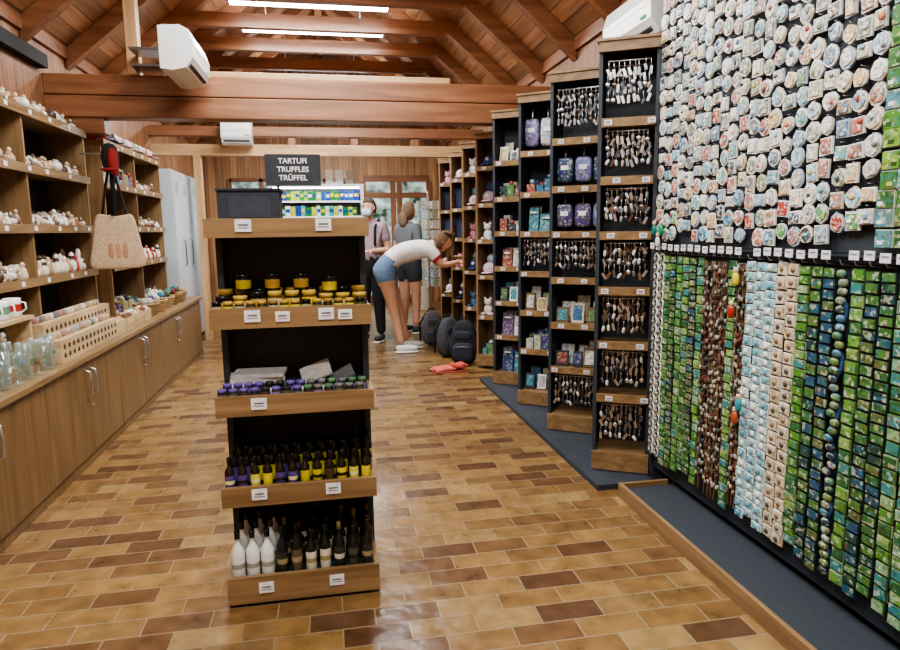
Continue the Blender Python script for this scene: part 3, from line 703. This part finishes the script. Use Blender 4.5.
# lower strips
m=MB()
green=[L(80,134,50),L(54,110,64),L(104,150,66),L(60,126,124),L(50,94,50),L(128,158,84),L(140,170,130)]
blue=[L(140,196,206),L(110,174,196),L(204,224,226),L(160,206,214)]
tan=[L(210,194,168),L(222,210,188),L(196,180,154)]
dark=[L(60,100,54),L(44,80,106),L(76,118,58),L(40,70,66),L(90,100,60)]
seq=['link','link','grn','drk','grn','grn','drk','grn','brc','brc','brc','grn','brc','blu','blu','blu','tan','tan','grn','drk','drk','cord','grn','drk','drk','grn','grn','grn','grn','drk','grn','grn','grn','grn','grn','grn','grn','grn','grn','grn','grn','grn','grn','grn','grn']
y=PY1-.025; i=0
while y>PY0+.05:
    t=seq[i%len(seq)]; z=ZD-.035; bot=.15+U(0,.04)
    w=.056
    m.tube([(PX-.0005,y,ZD-.01),(PX-.05,y,ZD-.003),(PX-.055,y,ZD+.01)],.0025,SIL,'metal',4)
    if U(0,1)<.9:
        zt=ZD+.026+U(-.004,.004)
        m.box((PX-.058,y,zt),(.003,.04,.03),L(215,216,220)); m.box((PX-.0602,y,zt+.004),(.001,.026,.005),L(130,130,135))
    if t in('grn','drk','blu','tan'):
        pal_={'grn':green,'drk':dark,'blu':blue,'tan':tan}[t]; st=(.038 if t!='tan' else .048)*(.9,1.15,1.0)[i%3]
        ww=w*(1.0,.9,.96)[i%3]; pc_=pick(*pal_)
        m.box((PX-.024,y,(z+bot)/2),(.003,ww*.5,z-bot),L(60,66,60),'matte')
        while z>bot:
            fr={'grn':pick(L(150,170,130),L(70,100,60),L(90,120,70)),'drk':L(40,52,46),'blu':L(225,232,232),'tan':L(222,212,192)}[t]
            a=U(-.05,.05); x_=PX-.032+U(-.004,.003); yo=U(-.002,.002)
            m.box((x_,y+yo,z),(.006,ww,st*.9),fr,'gloss',rx(a)@rz(U(-.15,.15)))
            m.box((x_-.005,y+yo,z),(.004,ww*.86,st*.74),pick(pc_,pc_,*pal_),'print',rx(a))
            if t=='tan': m.lathe([(.011,0),(.011,.004),(0,.005)],(x_-.006,y+yo,z),pick(L(90,82,76),L(150,120,90)),'gloss',8,ry(-math.pi/2))
            if t=='blu': m.sq((x_-.008,y+yo,z),(.004,.013,.012),.9,pick(WHITE,L(120,170,190)),'gloss',8,5)
            z-=st
    elif t=='cord':
        pts=[(PX-.03,y+.018*math.sin(k*1.3),z-(z-bot)*k/30) for k in range(31)]
        m.tube(pts,.008,pick(L(50,80,120),L(60,100,80)),'cloth',6)
        while z>bot:
            m.sq((PX-.04,y+U(-.012,.012),z),(.01,.02,.014),.8,pick(L(80,120,80),L(70,110,140),L(120,130,110),L(110,130,80),L(50,60,70)),'print',8,5); z-=.03
    elif t=='link':
        while z>bot:
            pts=[(PX-.03,y+.022*math.cos(a*math.pi/4),z+.024*math.sin(a*math.pi/4)) for a in range(9)]
            m.tube(pts,.006,L(222,220,210),'gloss',6); m.sq((PX-.04,y,z-.005),(.007,.012,.01),.8,L(150,155,145),'print',8,5); z-=.047
    else:
        for q in range(5):
            yy=y-.026+q*.013; n_=12; c=pick(L(80,54,38),L(50,38,32),L(96,56,44),L(140,120,90),L(100,76,54),L(120,96,70))
            pts=[(PX-.03+U(-.006,.006),yy+U(-.004,.004),ZD-.03-(ZD-.03-bot)*k/n_) for k in range(n_+1)]
            m.tube(pts,.004,c,'matte',5)
            for k in range(20): m.sq((PX-.037,yy+U(-.005,.005),ZD-.05-(ZD-.1-bot)*k/20-U(0,.04)),(.005,.007,.010),.7,pick(L(180,170,150),L(90,66,50),L(70,84,76),L(140,130,120),L(110,60,46),L(60,50,44),L(150,150,140)),pick('gloss','matte'),6,5)
    y-=.0605; i+=1
m.build('keychain_strips')
m=MB()
for (yy,zz,c) in ((2.42,1.18,L(220,195,60)),(2.44,1.04,L(170,50,44)),(2.36,.66,L(60,140,150)),(2.38,.60,L(170,84,54)),(3.05,1.38,L(40,150,100)),(3.12,1.38,L(40,120,110)),(3.08,1.32,L(200,210,200))):
    m.sq((PX-.07,yy,zz),(.010,.018,.028),.8,c,'gloss',8,6); m.tube([(PX-.07,yy,zz+.03),(PX-.06,yy,zz+.06),(PX,yy,zz+.065)],.002,SIL,'metal',5)
    m.sq((PX-.07,yy,zz+.036),(.009,.012,.012),.9,L(220,190,160),'gloss',8,5)
m.build('novelty_keyrings')

# ---------------------------------------------------------------- open fridge with products
m=MB(); fx0,fx1,fy0,fy1=-.76,.52,9.2,9.85; FW=L(225,228,230)
m.bb((fx0,fy1-.04,.1),(fx1,fy1,2.03),FW,'gloss')
for x_ in (fx0,fx1-.04): m.bb((x_,fy0,.1),(x_+.04,fy1-.041,2.03),FW,'gloss')
m.bb((fx0+.041,fy0,1.99),(fx1-.041,fy1-.041,2.03),FW,'gloss'); m.bb((fx0+.041,fy0,.1),(fx1-.041,fy1-.041,.45),FW,'gloss'); m.bb((fx0+.05,fy0+.05,0),(fx1-.05,fy1-.05,.1),BLK)
m.bb((fx0+.06,fy0+.01,1.97),(fx1-.06,fy0+.04,1.989),WHITE,'coolglow')
for z_ in (.75,1.05,1.35,1.58,1.79):
    m.bb((fx0+.041,fy0+.1,z_),(fx1-.041,fy1-.041,z_+.015),WHITE,'gloss'); m.bb((fx0+.041,fy0+.09,z_-.005),(fx1-.041,fy0+.099,z_+.02),L(240,240,240),'gloss')
m.build('open_display_fridge',bevel=.003)
m=MB()
for z_,hm in ((.45,.22),(.765,.22),(1.065,.22),(1.365,.17),(1.596,.16),(1.806,.15)):
    x_=fx0+.05
    while x_<fx1-.1:
        w=U(.045,.075); hh=hm*U(.75,1); m.box((x_+w/2,fy0+.16,z_+hh/2),(w,.1,hh),pick(L(40,130,70),L(20,90,160),L(220,225,225),L(60,160,180),L(30,120,60),L(170,200,60),L(40,60,160)),'gloss')
        m.box((x_+w/2,fy0+.108,z_+hh*.55),(w*.8,.002,hh*.3),pick(WHITE,L(20,80,140),L(220,200,60)),'gloss'); x_+=w+.006
m.build('chilled_product_packs')
m=MB()
for i in range(8): m.box((fx0+.12+i*.14,fy0+.2,2.031+.1),(.1,.1,.2),pick(WHITE,L(200,200,195),L(180,175,165)),'matte')
m.build('paper_bag_boxes',bevel=.004)
m=MB(); px,py=1.5,9.75
m.tube([(px,py,.03),(px,py,1.95)],.018,SIL,'metal',8); m.lathe([(.22,0),(.22,.02),(.03,.05)],(px,py,0),SIL,'metal',16)
for lvl in range(9):
    for k in range(6):
        a=k*math.pi/3; z_=.6+lvl*.145
        m.box((px+.16*math.cos(a),py+.16*math.sin(a),z_),(.105,.006,.12),pick(L(235,235,230),L(200,215,225),L(180,190,160),L(220,210,190)),'print',rz(a+math.pi/2)@rx(.1))
        m.tube([(px,py,z_-.05),(px+.16*math.cos(a),py+.16*math.sin(a),z_-.06)],.004,SIL,'metal',5)
m.build('postcard_rack')
m=MB(); m.lathe([(.11,0),(.13,.02),(.15,.40),(.16,.42),(.145,.44),(.13,.41),(.1,.03),(0,.02)],(1.62,11.2,0),WHITE,'gloss',20); m.build('waste_bin')

# ---------------------------------------------------------------- people
def skin_eval(pts,edges,rads):
    me=bpy.data.meshes.new('tmp'); me.from_pydata([tuple(p) for p in pts],edges,[])
    o=bpy.data.objects.new('tmp',me); bpy.context.scene.collection.objects.link(o)
    o.modifiers.new('s','SKIN'); s=o.modifiers.new('u','SUBSURF'); s.levels=2; s.render_levels=2
    sv=me.skin_vertices[0].data
    for i,r in enumerate(rads):
        sv[i].radius=(r,r) if not isinstance(r,tuple) else r
        sv[i].use_root=(i==0)
    dg=bpy.context.evaluated_depsgraph_get(); dg.update()
    ev=o.evaluated_get(dg); em=ev.to_mesh()
    V=[v.co.copy() for v in em.vertices]; N=[v.normal.copy() for v in em.vertices]; F=[tuple(p.vertices) for p in em.polygons]
    ev.to_mesh_clear(); bpy.data.objects.remove(o); bpy.data.meshes.remove(me)
    return V,N,F
def frame(d,n):
    d=Vector(d).normalized(); n=Vector(n); n=(n-d*n.dot(d)).normalized(); s=d.cross(n)
    return d,n,s
def hand(m,w,d,n,curl,col,flip=1):
    w=Vector(w); d,n,s=frame(d,n); s=s*flip
    Rm=Matrix((s,d,n)).transposed()
    m.tube([w-d*.02,w+d*.02],[.026,.025],col,'skin',8)
    m.sq(w+d*.05,(.04,.05,.016),.75,col,'skin',12,8,Rm)
    for k,(o,l) in enumerate(((-.03,.068),(-.01,.08),(.01,.076),(.03,.058))):
        p=w+d*.088+s*o; pts=[p-d*.02,p]; a=0
        for q,f in enumerate((.42,.32,.26)):
            a+=curl*(.7+.5*q); p=p+(d*math.cos(a)+n*math.sin(a))*l*f; pts.append(p)
        m.tube(pts,[.009,.0095,.0088,.008,.0068],col,'skin',7)
    p=w+d*.03-s*.034; q=(d*.55-s*.6+n*.25).normalized()
    m.tube([w+d*.02-s*.015,p,p+q*.03,p+q*.03+(d*.8-s*.1+n*.3).normalized()*.028],[.013,.0125,.0105,.0085],col,'skin',7)
def head(m,M,skin,hair,mask=None,style='short'):
    old=m.M; m.M=M
    nu,nv=30,22
    def fn(v):
        x,y,z=v.x,v.y,v.z
        X,Y,Z=x*.076,y*.096,z*.118
        if z<0:
            k=1-.36*(-z)**1.4; X*=k; Y=Y*(1-.18*(-z))+.012*(-z)
        if y>0:
            Y+=.024*math.exp(-((x/.15)**2+((z+.16)/.15)**2))
            Y+=.012*math.exp(-((x/.12)**2+((z+.0)/.15)**2))
            for s_ in(-1,1): Y-=.009*math.exp(-(((x-s_*.4)/.18)**2+((z-.06)/.12)**2))
            Y+=.006*math.exp(-((x/.25)**2+((z+.48)/.08)**2)); Y+=.01*math.exp(-((x/.3)**2+((z+.82)/.15)**2))
        return Vector((X,Y,Z))
    m.sq((0,0,0),(1,1,1),1.0,skin,'skin',nu,nv,None,fn)
    for s_ in(-1,1):
        m.sq((s_*.03,.079,.008),(.014,.011,.0085),1,L(235,232,228),'gloss',10,6); m.sq((s_*.03,.088,.008),(.0055,.004,.0055),1,L(50,40,34),'gloss',8,6)
        m.sq((s_*.03,.09,.03),(.017,.005,.0035),.8,hair,'cloth',8,5)
        m.sq((s_*.077,-.005,-.005),(.009,.018,.03),.9,skin,'skin',8,6)
    m.sq((0,.091,-.055),(.023,.007,.0045),.9,L(170,84,80),'skin',10,5); m.sq((0,.09,-.063),(.019,.008,.005),.9,L(180,96,90),'skin',10,5)
    if mask:
        m.sq((0,.066,-.05),(.064,.052,.05),.7,mask,'cloth',14,10)
        for s_ in(-1,1): m.tube([(s_*.06,.06,-.03),(s_*.08,.0,.0)],.002,mask,'cloth',5)
    vs=[];fs=[];nu2,nv2=28,18
    def hp(i,j):
        th=math.pi*i/nv2; ph=2*math.pi*j/nu2
        x,y,z=math.sin(th)*math.cos(ph),math.sin(th)*math.sin(ph),math.cos(th)
        wob=1+.02*math.sin(ph*9+z*6)
        return x,y,z,Vector((x*.087*wob,y*.107*wob-.006,z*.128+.004))
    for i in range(nv2+1):
        for j in range(nu2): vs.append(hp(i,j)[3])
    for i in range(nv2):
        for j in range(nu2):
            x,y,z,_=hp(i+.5,j+.5)
            keep=(z>.52) or (y<.12 and z>-.55)
            if style=='long': keep=(z>.5) or (y<.25 and z>-.9)
            if keep: fs.append((i*nu2+j,(i+1)*nu2+j,(i+1)*nu2+(j+1)%nu2,i*nu2+(j+1)%nu2))
    m.add(vs,fs,hair,'cloth',True)
    m.M=old
def body(m,J,E,Rr,reg,pal):
    names=list(J.keys()); idx={n:i for i,n in enumerate(names)}
    pts=[Vector(J[n]) for n in names]
    V,N,F=skin_eval(pts,[(idx[a],idx[b]) for a,b in E],[Rr[n] for n in names])
    segs=[(pts[idx[a]],pts[idx[b]],(Rr[a],Rr[b]),reg[k]) for k,(a,b) in enumerate(E)]
    def region(p):
        best=1e9;res=None
        for a,b,r,g in segs:
            ab=b-a; t=max(0,min(1,(p-a).dot(ab)/ab.length_squared)); d=(p-(a+ab*t)).length/(r[0]*(1-t)+r[1]*t)
            if d<best:
                best=d
                for te,k in g:
                    if t<=te: res=k; break
        return res
    for i in range(len(V)):
        k=region(V[i])
        if k!='skin': V[i]=V[i]+N[i]*.012
    cols=[];mats=[]
    for f in F:
        c=sum((V[k] for k in f),Vector())/len(f); k=region(c); cols.append(pal[k]); mats.append('skin' if k=='skin' else 'cloth')
    m.add(V,F,cols,'cloth',True)
    n0=len(m.m)-len(F)
    for q,mt in enumerate(mats): m.m[n0+q]=mt
def shoe(m,ank,toe,col,sole):
    a=Vector(ank);t=Vector(toe); d=(t-a); d.z=0; d.normalize(); s=Vector((-d.y,d.x,0)); Rm=Matrix((s,d,Vector((0,0,1)))).transposed()
    c=Vector((a.x,a.y,0))+d*.06
    m.sq(c+Vector((0,0,.013)),(.046,.138,.013),.6,sole,'matte',14,6,Rm)
    def fn(v):
        k=(v.y/.13+1)/2
        return Vector((v.x,v.y,v.z*(1.15-.55*k)))
    m.sq(c+Vector((0,0,.055)),(.042,.13,.045),.75,col,'cloth',14,8,Rm,fn)
    for q in range(3): m.tube([c+d*(.03+q*.022)-s*.02+Vector((0,0,.093-q*.008)),c+d*(.03+q*.022)+s*.02+Vector((0,0,.093-q*.008))],.003,WHITE,'cloth',5)
SK=L(206,158,130)
m=MB(); yw=7.42
J=dict(pel=(.62,yw,1.05),wai=(.79,yw,1.14),che=(1.00,yw,1.18),nb=(1.16,yw,1.20),nk=(1.24,yw,1.225),
 hl=(.62,yw+.095,.96),kl=(.78,yw+.14,.52),al=(.88,yw+.16,.10),hr=(.61,yw-.095,.96),kr=(.71,yw-.10,.52),ar=(.79,yw-.11,.10),
 sl=(1.13,yw+.15,1.17),el=(1.29,yw+.20,.99),wl=(1.44,yw+.14,1.07),sr=(1.13,yw-.15,1.17),er=(1.27,yw-.2,.99),wr=(1.45,yw-.17,1.03))
E=[('pel','wai'),('wai','che'),('che','nb'),('nb','nk'),('pel','hl'),('hl','kl'),('kl','al'),('pel','hr'),('hr','kr'),('kr','ar'),('che','sl'),('sl','el'),('el','wl'),('che','sr'),('sr','er'),('er','wr')]
Rr=dict(pel=.16,wai=.135,che=.145,nb=.085,nk=.05,hl=.125,kl=.064,al=.042,hr=.125,kr=.064,ar=.042,sl=.068,el=.042,wl=.028,sr=.068,er=.042,wr=.028)
TS=[(1,'shirt')]; TH=[(.33,'short'),(1,'skin')]; SKN=[(1,'skin')]; UA=[(.5,'shirt'),(.62,'trim'),(1,'skin')]
reg=[[(.45,'short'),(1,'shirt')],TS,TS,[(.15,'shirt'),(1,'skin')],[(1,'short')],TH,SKN,[(1,'short')],TH,SKN,TS,UA,SKN,TS,UA,SKN]
pal=dict(shirt=L(232,228,226),short=L(104,130,160),skin=SK,trim=L(180,64,70),shoe=WHITE)
body(m,J,E,Rr,reg,pal)
for a in ('al','ar'): shoe(m,J[a],(J[a][0]+.15,J[a][1],0),L(228,228,226),WHITE)
hand(m,J['wr'],(.8,.15,-.1),(0,.2,-1),.35,SK,1); hand(m,J['wl'],(.8,-.1,.05),(0,-.2,-1),.35,SK,-1)
hf=Vector((.75,-.15,-.62)).normalized(); hs_=hf.cross(Vector((0,0,1))).normalized(); hu=hs_.cross(hf)
Mh=Matrix.Translation((1.325,yw,1.26))@Matrix((hs_,hf,hu)).transposed().to_4x4()
HB=L(104,80,56)
head(m,Mh,SK,HB,None,'long')
for k in range(9):
    a=-.07+k*.0175
    m.tube([Mh@Vector((a,-.06,.09)),Mh@Vector((a*1.25,.03,.13)),Vector((1.37+.03*math.cos(k),yw+a*1.1,1.13)),Vector((1.40+.03*math.sin(k*2),yw+a*1.2,.98+.02*(k%3)))],[.02,.024,.02,.008],HB,'cloth',7)
m.build('bending_woman')
def standing(name,px,py,ang,H,pal,skin,hair,mask,style,arms,bag=None,shorts=False):
    m=MB(); k=H/1.75
    M=Matrix.Translation((px,py,0))@Matrix.Rotation(ang,4,'Z')@Matrix.Scale(k,4)
    m.M=M
    J=dict(pel=(0,0,.96),wai=(0,0,1.1),che=(0,.0,1.30),nb=(0,-.01,1.445),nk=(0,.0,1.53),hl=(-.085,0,.9),kl=(-.095,.01,.5),al=(-.1,-.02,.10),hr=(.085,0,.9),kr=(.1,.03,.5),ar=(.11,.0,.10),
      sl=(-.165,-.01,1.405),el=(-.215,-.03,1.13),wl=(-.2,.1,.90),sr=(.165,-.01,1.405),er=(.215,-.03,1.13),wr=(.2,.1,.90))
    J.update(arms)
    Rr=dict(pel=.14,wai=.125,che=.14,nb=.08,nk=.05,hl=.11,kl=.066,al=.046,hr=.11,kr=.066,ar=.046,sl=.068,el=.044,wl=.028,sr=.068,er=.044,wr=.028)
    leg=[(.45,'pant'),(1,'skin')] if shorts else [(1,'pant')]; lo=[(1,'skin')] if shorts else [(1,'pant')]
    reg=[[(.5,'pant'),(1,'shirt')],TS,TS,[(.15,'shirt'),(1,'skin')],[(1,'pant')],leg,lo,[(1,'pant')],leg,lo,TS,[(.6,'shirt'),(1,'skin')],SKN,TS,[(.6,'shirt'),(1,'skin')],SKN]
    pal=dict(pal); pal['skin']=skin
    body(m,J,E,Rr,reg,pal)
    for a in('al','ar'): shoe(m,J[a],(J[a][0],J[a][1]+.1,0),L(60,60,64),WHITE)
    for w,e,f in(('wl','el',-1),('wr','er',1)):
        d=Vector(J[w])-Vector(J[e]); hand(m,J[w],d,(-J[w][0],0.2,-.2),.3,skin,f)
    head(m,M@Matrix.Translation((0,.02,1.63)),skin,hair,mask,style)
    if style=='long':
        m.M=M@Matrix.Translation((0,-.07,1.56)); m.sq((0,-.02,-.04),(.07,.04,.1),.8,hair,'cloth',12,8)
        m.M=M
    if bag:
        m.M=M
        m.sq((0,-.2,1.2),(.14,.085,.2),.55,bag,'cloth',16,10); m.sq((0,-.28,1.12),(.1,.04,.1),.55,bag,'cloth',12,8)
        for s_ in(-1,1): m.tube([(s_*.09,-.14,1.38),(s_*.1,-.03,1.5),(s_*.11,.11,1.4),(s_*.11,.12,1.2),(s_*.13,-.08,1.05)],.016,BLK,'cloth',6)
    m.build(name)
standing('man_in_face_mask',.53,8.2,math.pi-.5,1.79,dict(shirt=L(150,130,136),pant=L(34,36,44)),SK,L(70,58,50),L(190,210,222),'short',dict(wl=(-.1,.2,1.12),wr=(.14,.18,1.1)),L(160,124,132))
standing('standing_woman',1.07,8.75,-.9,1.76,dict(shirt=L(104,108,112),pant=L(50,52,60)),SK,L(120,98,76),None,'long',dict(wr=(.12,.24,1.15)),None,True)
# ---------------------------------------------------------------- bags on floor
def backpack(x,y,h,rot,c,c2,name):
    m=MB(); m.M=Matrix.Translation((x,y,0))@Matrix.Rotation(rot,4,'Z')
    def tp(v):
        k=1-.28*max(0,v.z/(h/2)); return Vector((v.x*k,v.y*k,v.z))
    m.sq((0,0,h/2),(h*.32,h*.2,h/2),.62,c,'cloth',20,14,None,tp); m.sq((0,-h*.19,h*.3),(h*.24,h*.09,h*.22),.6,c2,'cloth',14,10)
    m.sq((0,-h*.16,h*.68),(h*.2,h*.05,h*.1),.6,c2,'cloth',12,8)
    m.tube([(-.05,.03,h*.95),(-.03,.03,h*1.06),(.03,.03,h*1.06),(.05,.03,h*.95)],.008,BLK,'cloth',6)
    for s_ in(-1,1):
        m.tube([(s_*h*.15,h*.15,h*.9),(s_*h*.3,h*.26,h*.6),(s_*h*.3,h*.2,h*.12)],.014,BLK,'cloth',6)
        m.tube([(s_*h*.25,-h*.12,h*.15),(s_*h*.27,-h*.14,h*.5),(s_*h*.18,-h*.1,h*.85)],.006,L(150,60,60),'cloth',5)
    m.tube([(-h*.2,-h*.275,h*.42),(0,-h*.29,h*.44),(h*.2,-h*.275,h*.42)],.004,L(160,162,165),'metal',5)
    return m.build(name)
backpack(1.22,7.76,.42,.2,L(96,94,100),L(76,74,80),'backpack')
backpack(1.36,6.55,.46,-.35,L(30,32,38),L(44,48,60),'backpack')
backpack(1.28,6.98,.44,.5,L(60,62,70),L(36,38,46),'backpack')
m=MB()
def crump(v):
    return Vector((v.x*(1+.18*math.sin(v.y*60+v.z*40)),v.y*(1+.15*math.sin(v.x*50)),v.z*(1+.35*math.sin(v.x*55+v.y*48))))
m.sq((1.12,6.28,.022),(.16,.09,.022),.7,L(206,104,90),'cloth',32,12,rz(.3),crump)
m.sq((1.24,6.24,.05),(.09,.05,.03),.7,L(190,80,72),'cloth',20,10,rz(-.4),crump)
m.tube([(1.02,6.24,.03),(.96,6.2,.015),(1.0,6.14,.012),(1.15,6.14,.012),(1.3,6.16,.012)],.007,L(180,74,70),'cloth',6)
m.build('coral_jacket')

# ---------------------------------------------------------------- world / camera
w=bpy.data.worlds.new('World'); bpy.context.scene.world=w; w.use_nodes=True
w.node_tree.nodes['Background'].inputs[0].default_value=(.9,.93,1,1); w.node_tree.nodes['Background'].inputs[1].default_value=.3
cam=bpy.data.cameras.new('Camera'); co=bpy.data.objects.new('Camera',cam); bpy.context.scene.collection.objects.link(co)
cam.sensor_width=36; cam.lens=26
co.matrix_world=Matrix.Translation((0,0,1.4))@Matrix.Rotation(math.radians(-10.5),4,'Z')@Matrix.Rotation(math.radians(90-8.4),4,'X')@Matrix.Rotation(math.radians(-0.8),4,'Z')
bpy.context.scene.camera=co
sc=bpy.context.scene
sc.view_settings.view_transform='AgX'
try: sc.view_settings.look='AgX - Medium High Contrast'
except Exception as e: print(e)
sc.view_settings.exposure=0.28
